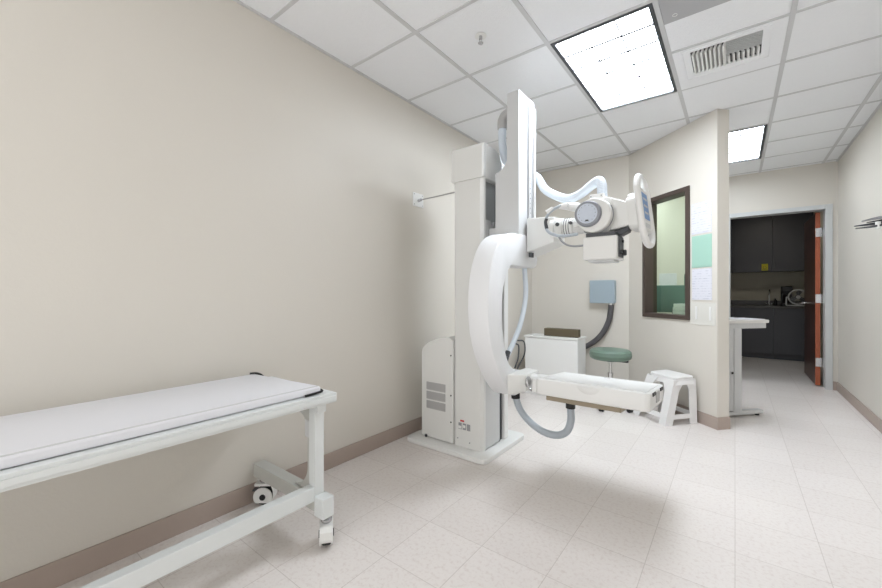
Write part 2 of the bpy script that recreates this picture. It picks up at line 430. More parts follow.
# leaf local: hinge at x=0, leaf toward -x; thickness toward +y
def leaf(b): bmesh.ops.transform(b.bm, matrix=mxd, verts=b.bm.verts); return b
door = struct('door_1', leaf(m), DOORF)
b = M(); b.box(.0005, .004, 0, .045, .012, DZ-.03); leaf(b).build('door_edge', DOORW, door, label='reddish brown hinge edge')
for z in (.3, 1.10, 1.93):
    b = M(); b.box(.0045, .007, .002, .066, z-.055, z+.055); b.cyl((.008, .060, z-.055), (.008, .060, z+.055), .007, n=12); leaf(b).build('hinge', STEEL, door)
b = M(); b.box(-.93, -.02, .0455, .048, .03, .27); leaf(b).build('kick_plate', DKGREY, door)
for s_, y_ in ((1, .046), (-1, -.001)):
    b = M(); b.cyl((-.87, y_, 1.03), (-.87, y_+s_*.05, 1.03), .012, n=14); b.tube([(-.87, y_+s_*.05, 1.03), (-.82, y_+s_*.055, 1.03), (-.75, y_+s_*.05, 1.025)], .010, n=10)
    b.cyl((-.87, y_, 1.03), (-.87, y_+s_*.006, 1.03), .028, n=20); leaf(b).build('door_handle', CHROME, door)

# ------------------------------------------------------------------ kitchen
KY = 8.9
def kcab(name, x0, x1, y0, y1, z0, z1, label, lower):
    t = thing(name, label, 'cabinet', ((x0+x1)/2, (y0+y1)/2, z0))
    b = M(); b.box(x0, x1, y0+.02, y1, z0+(.1 if lower else 0), z1)
    if lower: b.box(x0, x1, y0+.08, y1, z0, z0+.1)
    b.build('body', KCAB, t)
    b = M(); b.box(x0+.003, x1-.003, y0, y0+.019, z0+(.10 if lower else 0), z1-.003, .002); d = b.build('door', KCAB, t)
    hx_ = x0+.04; hz = z1-.1 if lower else z0+.12
    b = M(); b.tube([(hx_, y0-.001, hz-.05), (hx_, y0-.025, hz-.045), (hx_, y0-.025, hz+.045), (hx_, y0-.001, hz+.05)], .004, n=8, res=4); b.build('handle', DKGREY, d)
xs = [-.55, -.03, .535, 1.075]
for k in range(3):
    side = ('left, mostly behind the partition', 'below the sink', 'right, below the fan')[k]
    kcab('base_cabinet', xs[k]+.001, xs[k+1]-.001, KY, 9.49, .001, .90, 'charcoal kitchen base cabinet with flat door, '+side, True)
    side = ('behind the partition end', 'with the yellow sign', 'nearest the open door')[k]
    kcab('wall_cabinet', xs[k]+.001, xs[k+1]-.001, 9.14, 9.49, 1.56, 2.60, 'dark charcoal kitchen wall cabinet '+side, False)
b = M(); b.box(-.55, 1.075, KY-.03, 9.49, .901, .94, .004); b.box(-.55, 1.075, 9.47, 9.49, .94, 1.03, .002)
ct = b.build('countertop', KTOP); tag(ct, 'dark kitchen countertop with low backsplash under the faucet', 'countertop')
b = M(); b.lathe([(.018, 0), (.018, .02), (.009, .03), (.009, .20)], (.50, 9.33, .941)); b.tube([(.50, 9.33, 1.13), (.50, 9.31, 1.22), (.50, 9.24, 1.24), (.50, 9.17, 1.20), (.50, 9.165, 1.16)], .009)
f = b.build('faucet', CHROME); tag(f, 'chrome gooseneck faucet on the kitchen counter', 'faucet')
for sx in (-1, 1):
    b = M(); b.cyl((.50+sx*.012, 9.33, .95), (.50+sx*.075, 9.32, 1.0), .009, .006, n=10); b.build('handle', CHROME, f)
b = M(); b.box(.385, .475, 9.125, 9.137, 1.46+.12, 1.70, .001); sg = b.build('yellow_sign', YEL); tag(sg, 'small yellow notice stuck on the dark wall cabinet', 'sign')
b = M()
zc = 1.635
b.tube([(.405, 9.124, zc), (.415, 9.124, zc-.022), (.43, 9.124, zc-.026), (.445, 9.124, zc-.022), (.455, 9.124, zc)], .0035, n=6)
b.box(.412, .421, 9.123, 9.125, zc+.008, zc+.02); b.box(.439, .448, 9.123, 9.125, zc+.008, zc+.02); b.box(.395, .465, 9.123, 9.125, zc-.042, zc-.036)
b.build('black_print', BLACK, sg)
t = thing('kitchen_fill_light', 'small round fill light added to brighten the dark kitchen', 'ceiling light', (.45, 8.1, 2.60))  # added lamp, there only to brighten the kitchen beyond the doorway
b = M(); b.lathe([(.075, 0), (.07, .012), (.055, .0195)], (.45, 8.1, 2.60)); b.build('trim_ring', WHITE, t)
b = M(); b.cyl((.45, 8.1, 2.597), (.45, 8.1, 2.5995), .052); b.build('lens', KFILL, t)
# coffee maker
t = thing('coffee_maker', 'black coffee maker on the counter behind the fan', 'coffee maker', (.70, 9.27, .941))
b = M(); b.box(.665, .815, 9.22, 9.40, .942, .99, .01); b.box(.665, .815, 9.33, 9.40, .98, 1.28, .01); b.box(.665, .815, 9.20, 9.40, 1.18, 1.29, .015); b.build('body', BLACK, t)
b = M(); b.lathe([(.05, 0), (.062, .05), (.05, .13), (.045, .15)], (.74, 9.27, .992)); b.build('carafe', BLACK, t)
b = M(); b.lathe([(.026, 0), (.028, .09), (.012, .11), (.01, .13)], (.585, 9.28, .941), n=20); so = b.build('soap_bottle', BLACK); tag(so, 'small dark bottle beside the faucet', 'bottle')
# fan
fc = Vector((.865, 9.02, 1.10)); fr = .125
t = thing('desk_fan', 'round grey desk fan standing on the kitchen counter', 'fan', (fc.x, fc.y, .941))
b = M(); b.tube([(fc.x+fr*math.cos(a*PI/8), fc.y-.02, fc.z+fr*math.sin(a*PI/8)) for a in range(16)], .011, n=8, res=3, closed=True); b.build('outer_ring', GREYW, t)
b = M()
for k in range(1, 8): b.tube([(fc.x+fr*k/8*math.cos(a*PI/8), fc.y-.032, fc.z+fr*k/8*math.sin(a*PI/8)) for a in range(16)], .0016, n=5, res=2, closed=True)
for k in range(12): b.cyl((fc.x, fc.y-.03, fc.z), (fc.x+fr*math.cos(k*PI/6), fc.y-.03, fc.z+fr*math.sin(k*PI/6)), .0016, n=5)
b.build('grille', GREY, t)
b = M(); b.cyl((fc.x, fc.y-.045, fc.z), (fc.x, fc.y-.028, fc.z), .03, bev=.004); b.build('hub', GREYW, t)
for k in range(3):
    b = M(); a = k*2*PI/3
    b.prism([(-.015, .02), (.02, .02), (.055, .09), (.02, .115), (-.03, .09)], 'y', -.002, .002, mx=Matrix.Translation(fc) @ Matrix.Rotation(a, 4, 'Y') @ Matrix.Rotation(.3, 4, 'Z')); b.build('blade', DKGREY, t)
b = M(); b.cyl(fc, fc+Vector((0, .06, 0)), .04, .03, bev=.005); b.build('motor', DKGREY, t)
b = M(); b.tube([(fc.x-.15, fc.y-.02, fc.z), (fc.x-.155, fc.y-.02, 1.0), (fc.x-.15, fc.y-.02, .957), (fc.x-.10, fc.y-.02, .953), (fc.x+.10, fc.y-.02, .953), (fc.x+.15, fc.y-.02, .957), (fc.x+.155, fc.y-.02, 1.0), (fc.x+.15, fc.y-.02, fc.z)], .011, n=8, res=5)
b.cyl((fc.x-.15, fc.y-.02, fc.z), (fc.x-fr, fc.y-.02, fc.z), .01, n=10); b.cyl((fc.x+.15, fc.y-.02, fc.z), (fc.x+fr, fc.y-.02, fc.z), .01, n=10); b.build('stand', GREYW, t)

# ------------------------------------------------------------------ desk behind the partition
def dprism(b, t0, t1, n0, n1, z0, z1, bev=0):
    b.prism([pw(t0, n0), pw(t1, n0), pw(t1, n1), pw(t0, n1)], 'z', z0, z1, bev); return b
DT = .235
t = thing('desk', 'white topped work desk with grey T-shaped legs behind the partition', 'desk', pw(.65, .45, 0))
b = dprism(M(), DT-.02, 1.16, WT+.015, WT+.690, .885, .915, .004); b.build('desktop', DESKT, t)
b = dprism(M(), DT+.0, 1.14, WT+.04, WT+.68, .835, .884); b.build('apron', GREYW, t)
for tt in (DT, 1.08):
    b = dprism(M(), tt, tt+.05, WT+.32, WT+.40, .05, .834, .004); dprism(b, tt+.008, tt+.05, WT+.27, WT+.319, .06, .834); dprism(b, tt, tt+.06, WT+.06, WT+.65, .02, .055, .006)
    l = b.build('leg', GREYW, t)
    for nn in (.09, .61):
        b = M(); b.cyl(pw(tt+.03, WT+nn, 0), pw(tt+.03, WT+nn, .02), .018, n=14); b.build('glide', BLACK, l)
    b = dprism(M(), tt-.004, tt-.0005, WT+.285, WT+.305, .41, .43); b.build('screw_knob', BLACK, l)
b = dprism(M(), DT+.0, DT+.22, WT+.50, WT+.67, .916, .921); tag(b.build('paper_sheet', PAPER), 'loose white papers lying at the free end of the desk behind the partition', 'paper')
# monitor seen through the window
def pmat(t_, n_, z_, rot=0): return Matrix.Translation(pw(t_, n_, z_)) @ Matrix.Rotation(math.atan2(T.y, T.x)+math.radians(rot), 4, 'Z')
mm = pmat(.60, .46, .916, 12)
t = thing('computer_monitor', 'dark teal computer monitor on the desk behind the window', 'monitor', pw(.60, .46, .916))
b = M(); b.box(-.19, .19, -.02, .02, .08, .46, .01, mx=mm); b.build('screen_housing', MONB, t)
b = M(); b.box(-.12, .12, -.07, .09, 0, .015, .005, mx=mm); b.box(-.03, .03, .0, .03, .01, .2, .005, mx=mm); b.build('stand', DKGREY, t)
b = M(); b.box(-.90, -.675, YF-.008, YF-.001, 1.25, 1.46, .002); tag(b.build('white_notice', PAPER), 'white sheet on the far wall seen low through the window', 'notice')
oc = Vector((-.62, 5.72, 0))
t = thing('office_chair', 'dark green office chair in the control area seen through the window', 'chair', oc)
b = M(); b.prism(rr_(-.25, .25, .92, 1.27, .06), 'y', -.03, .03, .015, 3, mx=Matrix.Translation(oc)); b.build('backrest', MONB, t)
b = M(); b.prism(rr_(-.25, .25, .0, .46, .07), 'z', .44, .52, .02, 3, mx=Matrix.Translation(oc)); b.build('seat', MONB, t)
b = M(); b.tube([oc+Vector((0, .12, .435)), oc+Vector((0, .06, .44)), oc+Vector((0, -.05, .56)), oc+Vector((0, -.055, .80)), oc+Vector((0, -.031, .96))], .018, n=10); b.build('back_support', BLACK, t)
b = M(); b.cyl(oc+Vector((0, .2, .10)), oc+Vector((0, .2, .44)), .025); b.build('stem', BLACK, t)
for k in range(5):
    d = Vector((math.cos(k*2*PI/5), math.sin(k*2*PI/5), 0)); p = oc+Vector((0, .2, 0))
    b = M(); b.cyl(p+Vector((0, 0, .10)), p+d*.27+Vector((0, 0, .07)), .022, .016, n=12); l = b.build('leg', BLACK, t)
    b = M(); b.cyl(p+d*.26+Vector((-.02*d.y, .02*d.x, .028)), p+d*.26+Vector((.02*d.y, -.02*d.x, .028)), .027, n=16); b.cyl(p+d*.26+Vector((0, 0, .03)), p+d*.26+Vector((0, 0, .075)), .008, n=8); b.build('caster', BLACK, l)
for k, (ww, rr) in enumerate(((.085, 0), (.08, 6), (.085, -4), (.07, 3))):
    b = M(); b.box(-ww, ww, -.05, .05, .001+.036*k, .036+.036*k, .002, mx=pmat(.58, .085+WT, .917, rr)); o = b.build('paper_stack', PAPER)
    tag(o, ('bottom', 'second', 'third', 'top')[k]+' bundle of the white paper pile inside the window corner', 'papers', 'paper bundles at the window')

# ------------------------------------------------------------------ rack arm on the right wall
t = thing('hanging_rack', 'dark grey slim folding rack arms sticking out of the right wall', 'rack', (.97, 3.9, 1.5))
b = M(); b.box(.965, .979, 3.84, 3.96, 1.50, 1.78, .004); b.build('wall_plate', GREYW, t)
b = M(); b.cyl((.945, 3.9, 1.55), (.945, 3.9, 1.74), .012); b.box(.94, .966, 3.885, 3.915, 1.56, 1.58); b.box(.94, .966, 3.885, 3.915, 1.71, 1.73); b.build('pivot_rod', STEEL, t)
def blade(x_tip, ztip, zroot, th, sag, y, m_):
    up, dn = [], []
    for i in range(13):
        u = i/12; x = x_tip+(.945-x_tip)*u; z = ztip+(zroot-ztip)*u-sag*math.sin(PI*min(1, u*1.6)); h_ = th*(.35+.65*min(1, u*3))
        up.append((x, z+h_/2)); dn.append((x, z-h_/2))
    b = M(); b.prism(up+dn[::-1], 'y', y-.012, y+.012, .002); b.build('arm', m_, t)
blade(.664, 1.638, 1.665, .016, .002, 3.90, DKGREY)
blade(.664, 1.618, 1.650, .014, .004, 3.87, DKGREY)
blade(.705, 1.672, 1.700, .018, -.006, 3.93, GREY)
blade(.72, 1.655, 1.680, .012, .0, 3.88, BLACK)
b = M(); b.cyl((.77, 3.87, 1.605), (.77, 3.87, 1.655), .013, n=18, bev=.003); b.build('end_knob', CREAM, t)

# ------------------------------------------------------------------ x-ray machine
XM = thing('x_ray_machine', 'white floor-standing x-ray machine with curved arm and flat detector tray', 'x-ray machine', (-1.55, 2.5, 0))
rr = rr_
b = M(); b.prism(rr(-2.07, -1.34, 2.235, 2.88, .05), 'z', .001, .036, .006); b.build('base_plate', WHITE, XM)
# power cabinet, arched top
top = [(-1.678, .815)]
for k in range(9):
    u = k/8; top.append((-1.72-.20*u, .835-.045*u*u-.01*u))
top += [(-1.955, .755), (-1.975, .735), (-1.983, .70), (-1.983, .04), (-1.678, .04)]
b = M(); b.prism(top, 'y', 2.335, 2.80, .008); pc = b.build('power_cabinet', CREAM, XM)
for k in range(3):
    z = .268+.073*k
    b = M(); b.box(-1.93, -1.745, 2.3325, 2.3345, z, z+.06)
    for q in range(11): b.box(-1.928, -1.747, 2.3305, 2.3325, z+.002+q*.0053, z+.0048+q*.0053)
    b.build('vent_grille', VENTG, pc)
for z in (.20, .40, .70):
    b = M(); b.cyl((-1.692, 2.334, z), (-1.692, 2.330, z), .006, n=10); b.build('screw', DKGREY, pc)
b = M(); b.cyl((-1.72, 2.52, .83), (-1.72, 2.50, .90), .030, bev=.008); b.cyl((-1.70, 2.48, .82), (-1.70, 2.47, .86), .022); b.build('pipe_fitting', HOSEG, pc)
# column with a channel on its right
b = M(); b.prism([(-1.675, 2.36), (-1.655, 2.342), (-1.442, 2.342), (-1.422, 2.36), (-1.422, 2.385), (-1.46, 2.385), (-1.46, 2.60), (-1.422, 2.60), (-1.422, 2.60), (-1.675, 2.60)], 'z', .037, 1.995)
b.build('column', CREAM, XM)
b = M(); b.box(-1.4595, -1.457, 2.387, 2.598, 1.60, 1.99); b.build('channel_lining', SLATE, XM)
b = M(); b.prism([(2.387, .045), (2.598, .045), (2.598, 1.70), (2.52, 1.70), (2.49, 1.655), (2.46, 1.70), (2.387, 1.70)], 'x', -1.456, -1.424, .003); b.build('channel_cover', GREYW, XM)
b = M(); b.box(-1.62, -1.44, 2.60, 2.655, .037, 1.995); b.build('rear_gap', DKGREY, XM)
b = M(); b.box(-1.66, -1.415, 2.655, 2.72, .037, 1.995, .008); b.build('rear_rail', WHITE, XM)
# cap: front block plus curved shoulder towards the back
cap = [(2.325, 1.992), (2.325, 2.215), (2.335, 2.235), (2.36, 2.245), (2.42, 2.245)]
for k in range(1, 8):
    a = PI/2*k/7; cap.append((2.42+.36*math.sin(a), 1.99+.255*math.cos(a)))
b = M(); b.prism(cap, 'x', -1.688, -1.410, .014, 3); cp = b.build('column_cap', CREAM, XM)
b = M(); b.prism([(a-.0 , c+.0) for a, c in ((2.352, 1.994), (2.352, 2.236), (2.356, 2.238), (2.356, 1.994))], 'x', -1.4105, -1.4085); b.build('cap_seam', GREY, cp)
# tags on the column front
Yf = 2.3415
b = M(); b.box(-1.612, -1.578, Yf-.003, Yf, .222, .234, .001); b.build('warning_tag', RED, XM)
b = M()
for x in (-1.628, -1.590, -1.553): b.box(x, x+.028, Yf-.003, Yf, .165, .212, .001)
b.build('rating_plate', GREY, XM)
b = M(); b.box(-1.586, -1.566, Yf-.0045, Yf-.003, .18, .20); b.box(-1.626, -1.602, Yf-.0045, Yf-.003, .17, .19); b.build('rating_plate_print', WHITE, XM)
for x, z in ((-1.635, .095), (-1.53, .08)):
    b = M(); b.cyl((x, Yf, z), (x, Yf-.003, z), .005, n=10); b.build('screw', GREY, XM)
b = M(); b.cyl((-1.93, 2.33, .05), (-1.93, 2.325, .05), .012, n=12); b.build('screw', DKGREY, XM)

# carriage joining the mast to the column
b = M(); b.box(-1.424, -1.345, 2.43, 2.58, 1.40, 1.64, .01); b.build('carriage', GREYW, XM)
# mast
mast = [(-1.260, 2.560), (-1.170, 2.560), (-1.170, 1.37), (-1.352, 1.37), (-1.352, 2.015), (-1.300, 2.035), (-1.262, 2.09)]
b = M(); b.prism(mast, 'y', 2.40, 2.655, .004); ms = b.build('mast', GREYW, XM)
b = M(); b.box(-1.1695, -1.166, 2.53, 2.62, 1.60, 2.515); b.build('track', GREY, ms)
b = M(); b.box(-1.166, -1.160, 2.545, 2.585, 1.60, 2.50); b.build('track_rail', VENTG, ms)
for k in range(22):
    b = M(); b.cyl((-1.1605, 2.565, 1.74+k*.035), (-1.159, 2.565, 1.74+k*.035), .0035, n=8); b.build('track_hole', DKGREY, ms)
b = M(); b.box(-1.1695, -1.155, 2.625, 2.65, 1.60, 2.51, .003); b.build('track_lip', WHITE, ms)
# C shaped arm, in the Y-Z plane
def spl(pts, res=6):
    P = [Vector((p[0], p[1], 0)) for p in pts]; out = []
    for i in range(len(P)-1):
        p0 = P[i-1] if i else P[0]*2-P[1]; p1 = P[i]; p2 = P[i+1]; p3 = P[i+2] if i+2 < len(P) else P[-1]*2-P[-2]
        for k in range(res):
            t_ = k/res; v = .5*((2*p1)+(-p0+p2)*t_+(2*p0-5*p1+4*p2-p3)*t_*t_+(-p0+3*p1-3*p2+p3)*t_**3); out.append((v.x, v.y))
    out.append((P[-1].x, P[-1].y)); return out
outer = spl([(2.62, 1.575), (2.42, 1.572), (2.26, 1.560), (2.15, 1.518), (2.06, 1.43), (1.995, 1.29), (1.970, 1.12), (1.983, .95), (2.035, .80), (2.115, .67), (2.205, .565), (2.30, .495), (2.38, .485)])
inner = spl([(2.47, .50), (2.48, .63)], 2) + spl([(2.33, .655), (2.245, .71), (2.19, .80), (2.16, .92), (2.148, 1.06), (2.160, 1.18), (2.20, 1.28), (2.27, 1.35)]) + [(2.64, 1.352), (2.675, 1.37), (2.688, 1.41), (2.688, 1.53), (2.67, 1.57)]
b = M(); b.prism(outer+inner, 'x', -1.305, -1.158, .012, 3); arc = b.build('curved_arm', ARCW, XM)
b = M(); b.prism(spl([(2.153, 1.16), (2.143, 1.06), (2.152, .93)])+[(2.160, .93), (2.151, 1.06), (2.161, 1.16)], 'x', -1.25, -1.19); b.build('inner_slot', DKGREY, arc)
# horizontal arm to the tube head
b = M()
b.hexa([(-1.157, 2.495, 1.455), (-.93, 2.42, 1.50), (-.93, 2.62, 1.50), (-1.157, 2.68, 1.43)], [(-1.157, 2.495, 1.692), (-.93, 2.42, 1.665), (-.93, 2.62, 1.68), (-1.157, 2.68, 1.70)], .008); b.build('tube_arm', CREAM, XM)
b = M()
for y in (2.50, 2.53): b.cyl((-1.135, y+.01, 1.452), (-1.135, y+.01, 1.42), .011, n=10)
b.build('cable_gland', DKGREY, XM)
# collar between arm and tube head, axis along X
def rings(b, xs_, y, z):
    for x0_, x1_, r_ in xs_: b.cyl((x0_, y, z), (x1_, y, z), r_, bev=.003)
b = M(); rings(b, [(-.945, -.915, .058), (-.915, -.905, .048), (-.905, -.865, .062), (-.865, -.855, .05), (-.855, -.80, .056), (-.80, -.74, .048)], 2.42, 1.585); b.build('swivel_collar', CREAM, XM)
b = M(); rings(b, [(-.853, -.848, .0575), (-.838, -.833, .0575), (-.823, -.818, .0575)], 2.42, 1.585)
b.cyl((-.885, 2.362, 1.60), (-.885, 2.352, 1.60), .012, n=14); b.cyl((-.80, 2.36, 1.60), (-.80, 2.345, 1.60), .010, n=14); b.build('collar_bolts', DKGREY, XM)
# tube head
TH = (-.65, 2.40, 1.62)
b = M(); b.prism([(-.755, 1.57), (-.765, 1.66), (-.74, 1.705), (-.66, 1.722), (-.575, 1.725), (-.555, 1.70), (-.555, 1.545), (-.60, 1.50), (-.70, 1.505)], 'y', 2.335, 2.50, .012, 3); hd = b.build('tube_head', CREAM, XM)
b = M(); b.cyl((-.645, 2.335, 1.615), (-.645, 2.265, 1.615), .102, .098, n=48, bev=.012); b.build('tube_housing', CREAM, hd)
b = M(); b.cyl((-.668, 2.265, 1.622), (-.668, 2.238, 1.622), .076, .072, n=48, bev=.008); b.build('dial_ring', DIALR, hd)
b = M(); b.cyl((-.668, 2.238, 1.622), (-.668, 2.235, 1.622), .057, n=48); df = b.build('dial_face', DIALF, hd)
b = M(); b.box(-.676, -.660, 2.232, 2.235, 1.578, 1.586)
for q in range(14):
    a = q*2*PI/14; b.box(-.668+.046*math.cos(a)-.0015, -.668+.046*math.cos(a)+.0015, 2.2335, 2.235, 1.622+.046*math.sin(a)-.0015, 1.622+.046*math.sin(a)+.0015)
b.build('dial_marks', DKGREY, df)
b = M(); b.tube([(-.645+.1035*math.cos(a), 2.30, 1.615+.1035*math.sin(a)) for a in [math.radians(q) for q in range(-125, 40, 11)]], .003, n=6, res=3); b.build('housing_seam', GREY, hd)
b = M(); b.box(-.70, -.615, 2.39, 2.46, 1.722, 1.765, .006); b.build('hose_clamp', WHITE, hd)
b = M()
for x in (-.69, -.63): b.cyl((x, 2.389, 1.75), (x, 2.386, 1.75), .004, n=8)
b.build('clamp_screw', GREY, hd)
# control yoke box towards the panel
b = M(); b.prism([(-.565, 1.72), (-.445, 1.665), (-.445, 1.555), (-.565, 1.53)], 'y', 2.34, 2.47, .008); b.build('panel_arm', CREAM, XM)
b = M(); b.prism([(-.555, 1.527), (-.47, 1.548), (-.48, 1.52), (-.52, 1.50), (-.56, 1.50)], 'y', 2.36, 2.44, .004); b.build('arm_latch', DKGREY, XM)
b = M(); b.cyl((-.49, 2.40, 1.685), (-.49, 2.40, 1.702), .012, n=16, bev=.003); b.build('emergency_button', RED, XM)
# collimator
b = M(); b.box(-.702, -.517, 2.272, 2.455, 1.36, 1.492, .008); co = b.build('collimator', CREAM, XM)
b = M(); b.box(-.68, -.54, 2.30, 2.43, 1.348, 1.361, .003); b.build('collimator_window', GREYW, co)
b = M(); b.box(-.69, -.53, 2.29, 2.44, 1.492, 1.515); b.build('collimator_neck', DKGREY, co)
b = M(); b.box(-.5165, -.511, 2.30, 2.40, 1.372, 1.490, .002); b.build('side_plate', DKGREY, co)
b = M(); b.cyl((-.511, 2.375, 1.40), (-.490, 2.375, 1.40), .017, n=20, bev=.004); b.cyl((-.511, 2.32, 1.40), (-.498, 2.32, 1.40), .010, n=14); b.cyl((-.511, 2.37, 1.465), (-.503, 2.37, 1.465), .008, n=14); b.build('knob', BLACK, co)
# cables around the collar
b = M()
b.tube([(-.775, 2.30, 1.685), (-.83, 2.26, 1.69), (-.89, 2.24, 1.655), (-.915, 2.24, 1.60), (-.90, 2.24, 1.545), (-.85, 2.24, 1.515), (-.79, 2.25, 1.508), (-.73, 2.27, 1.515)], .0085, rib=.12, pitch=.008)
b.build('cable_loop', HOSEG, XM)
b = M(); b.tube([(-.84, 2.25, 1.515), (-.82, 2.25, 1.48), (-.79, 2.26, 1.455), (-.75, 2.27, 1.445), (-.70, 2.29, 1.448)], .006, n=10); b.build('cable', GREY, XM)
b = M(); b.cyl((-.80, 2.285, 1.69), (-.752, 2.345, 1.685), .022, .030, n=20, bev=.004); b.cyl((-.84, 2.262, 1.688), (-.80, 2.285, 1.69), .014, .022, n=18); b.build('cable_boot', WHITE, XM)
b = M(); b.cyl((-.905, 2.24, 1.655), (-.87, 2.25, 1.68), .017, .014, n=16); b.cyl((-.72, 2.30, 1.575), (-.76, 2.28, 1.565), .016, .012, n=16); b.build('cable_sleeve', WHITE, XM)
b = M(); b.tube([(-.905, 2.236, 1.62), (-.913, 2.236, 1.60), (-.905, 2.236, 1.56)], .010, n=10); b.build('cable_tape', DKGREY, XM)

# control panel with handle ring
PC = Vector((-.405, 2.42, 1.632))
mp_ = Matrix.Translation(PC) @ Matrix.Rotation(math.radians(-3), 4, 'Z') @ Matrix.Rotation(math.radians(-7), 4, 'Y')
b = M(); b.prism(rr(-.085, .085, -.10, .085, .03), 'x', -.075, -.018, .012, 3, mx=mp_); b.prism(rr(-.05, .05, .06, .11, .02), 'x', -.07, -.03, .01, 2, mx=mp_); cpn = b.build('control_panel', CREAM, XM)
b = M(); pts = []
for u, v in rr(-.11, .11, -.195, .195, .10, 5): pts.append(mp_ @ Vector((0, u, v)))
b.tube(pts, .018, n=12, res=3, closed=True); b.build('handle_ring', WHITE, cpn)
b = M(); b.prism(rr(-.10, .10, -.125, .125, .03), 'x', -.02, .006, .005, mx=mp_); b.build('console_face', WHITE, cpn)
b = M(); b.box(.006, .009, -.06, .06, -.05, .10, mx=mp_); b.build('screen', BLUEP, cpn)
b = M()
for z in (-.02, .02, .06): b.box(.009, .0095, -.04, .04, z, z+.012, mx=mp_)
b.box(.006, .009, -.05, .05, -.10, -.075, mx=mp_); b.build('screen_print', GREYW, cpn)

# upper hose: clamp at the mast, down behind it and out to the tube head
b = M(); b.tube([(-1.368, 2.55, 2.46), (-1.378, 2.55, 2.36), (-1.376, 2.56, 2.24), (-1.362, 2.60, 2.15), (-1.320, 2.69, 2.10), (-1.25, 2.70, 2.07), (-1.17, 2.70, 2.03), (-1.096, 2.67, 1.923), (-.991, 2.62, 1.848), (-.896, 2.58, 1.806), (-.80, 2.52, 1.806), (-.715, 2.48, 1.842), (-.665, 2.45, 1.855), (-.64, 2.43, 1.825), (-.635, 2.43, 1.75)], .028, rib=.06, pitch=.009); b.build('upper_hose', HOSEW, XM)
b = M(); b.tube([(-1.376, 2.55, 2.39), (-1.374, 2.55, 2.45), (-1.35, 2.55, 2.487), (-1.30, 2.55, 2.50), (-1.262, 2.55, 2.50)], .036, n=20); b.build('hose_elbow', VENTG, XM)
# inner hose behind the curved arm
b = M(); b.tube([(-1.23, 2.617, 1.352), (-1.23, 2.640, 1.185), (-1.23, 2.609, 1.06), (-1.23, 2.543, .939), (-1.23, 2.448, .834), (-1.23, 2.33, .73)], .017, rib=.08, pitch=.009); b.build('inner_hose', HOSEW, XM)
b = M(); b.cyl((-1.23, 2.36, .77), (-1.23, 2.31, .70), .0185, n=16); b.tube([(-1.20, 2.44, .84), (-1.17, 2.48, .83), (-1.16, 2.47, .75), (-1.18, 2.42, .67), (-1.18, 2.40, .655)], .005, n=8)
b.tube([(-1.20, 2.42, .82), (-1.19, 2.44, .80), (-1.19, 2.43, .72), (-1.20, 2.40, .655)], .005, n=8); b.build('black_cable', DKGREY, XM)

# bracket and pivot towards the detector tray
b = M(); b.hexa([(-1.157, 2.21, .515), (-1.05, 2.26, .545), (-1.05, 2.46, .545), (-1.157, 2.48, .515)], [(-1.157, 2.20, .652), (-1.05, 2.26, .652), (-1.05, 2.46, .652), (-1.157, 2.48, .652)], .008); b.build('tray_bracket', CREAM, XM)
b = M(); b.cyl((-1.05, 2.36, .60), (-.95, 2.36, .60), .045); b.build('tray_pivot', CREAM, XM)
b = M(); b.cyl((-1.05, 2.275, .605), (-1.038, 2.275, .605), .034, n=24, bev=.003); b.tube([(-1.04, 2.25, .625), (-1.02, 2.235, .58), (-.985, 2.225, .565), (-.95, 2.215, .572)], .007, n=10); b.build('pivot_lever', STEEL, XM)
# detector tray, back edge slightly lower
mt = rotm((0, 2.15, .667), 'X', -5.0)
b = M(); b.prism(rr(-.945, -.335, 2.15, 2.62, .03), 'z', .572, .667, .012, 3, mx=mt); tr = b.build('detector_tray', WHITE, XM)
b = M()
x0, x1, y0, y1 = -.925, -.355, 2.172, 2.598
for a in ((x0, x1, y0, y0+.018), (x0, x1, y1-.018, y1), (x0, x0+.018, y0+.018, y1-.018), (x1-.018, x1, y0+.018, y1-.018)): b.box(*a, .6672, .6700, mx=mt)
b.build('rim', WHITE, tr)
b = M(); b.box(x0+.019, x1-.019, y0+.019, y1-.019, .6672, .6685, mx=mt); b.build('cover_sheet', WHITE, tr)
b = M(); b.box(-.66, -.625, 2.57, 2.576, .6686, .6696, mx=mt); b.build('centre_mark', GREY, tr)
b = M(); b.box(-.885, -.475, 2.185, 2.60, .542, .573, .003, mx=mt); b.build('underside_plate', TANP, tr)
b = M(); b.sph((-.635, 2.152, .655), 1, (.062, .014, .042)); b.bm.verts.ensure_lookup_table()
bmesh.ops.bisect_plane(b.bm, geom=b.bm.verts[:]+b.bm.edges[:]+b.bm.faces[:], plane_co=(0, 0, .655), plane_no=(0, 0, 1), clear_outer=True); b.build('grip_dish', WHITE, tr)
for y in (2.22, 2.47):
    b = M(); b.box(-.336, -.331, y, y+.085, .645, .662, mx=mt); b.build('latch', BLACK, tr)
b = M(); b.box(-.336, -.329, 2.33, 2.42, .60, .655, .002, mx=mt); b.build('latch_plate', VENTG, tr)
b = M(); b.box(-.975, -.946, 2.18, 2.35, .575, .655, .006, mx=mt); b.build('tray_mount', WHITE, tr)
# lower hose with black cuffs
b = M(); b.tube([(-1.185, 2.38, .47), (-1.150, 2.38, .385), (-1.080, 2.38, .315), (-.99, 2.38, .272), (-.90, 2.38, .268), (-.835, 2.38, .305), (-.808, 2.38, .38), (-.81, 2.38, .47)], .022, rib=.05, pitch=.009); b.build('lower_hose', HOSEG, XM)
for p, q in (((-1.185, 2.38, .49), (-1.183, 2.38, .455)), ((-.81, 2.38, .505), (-.81, 2.38, .455))):
    b = M(); b.cyl(p, q, .029, n=24, bev=.003); b.build('hose_cuff', BLACK, XM)

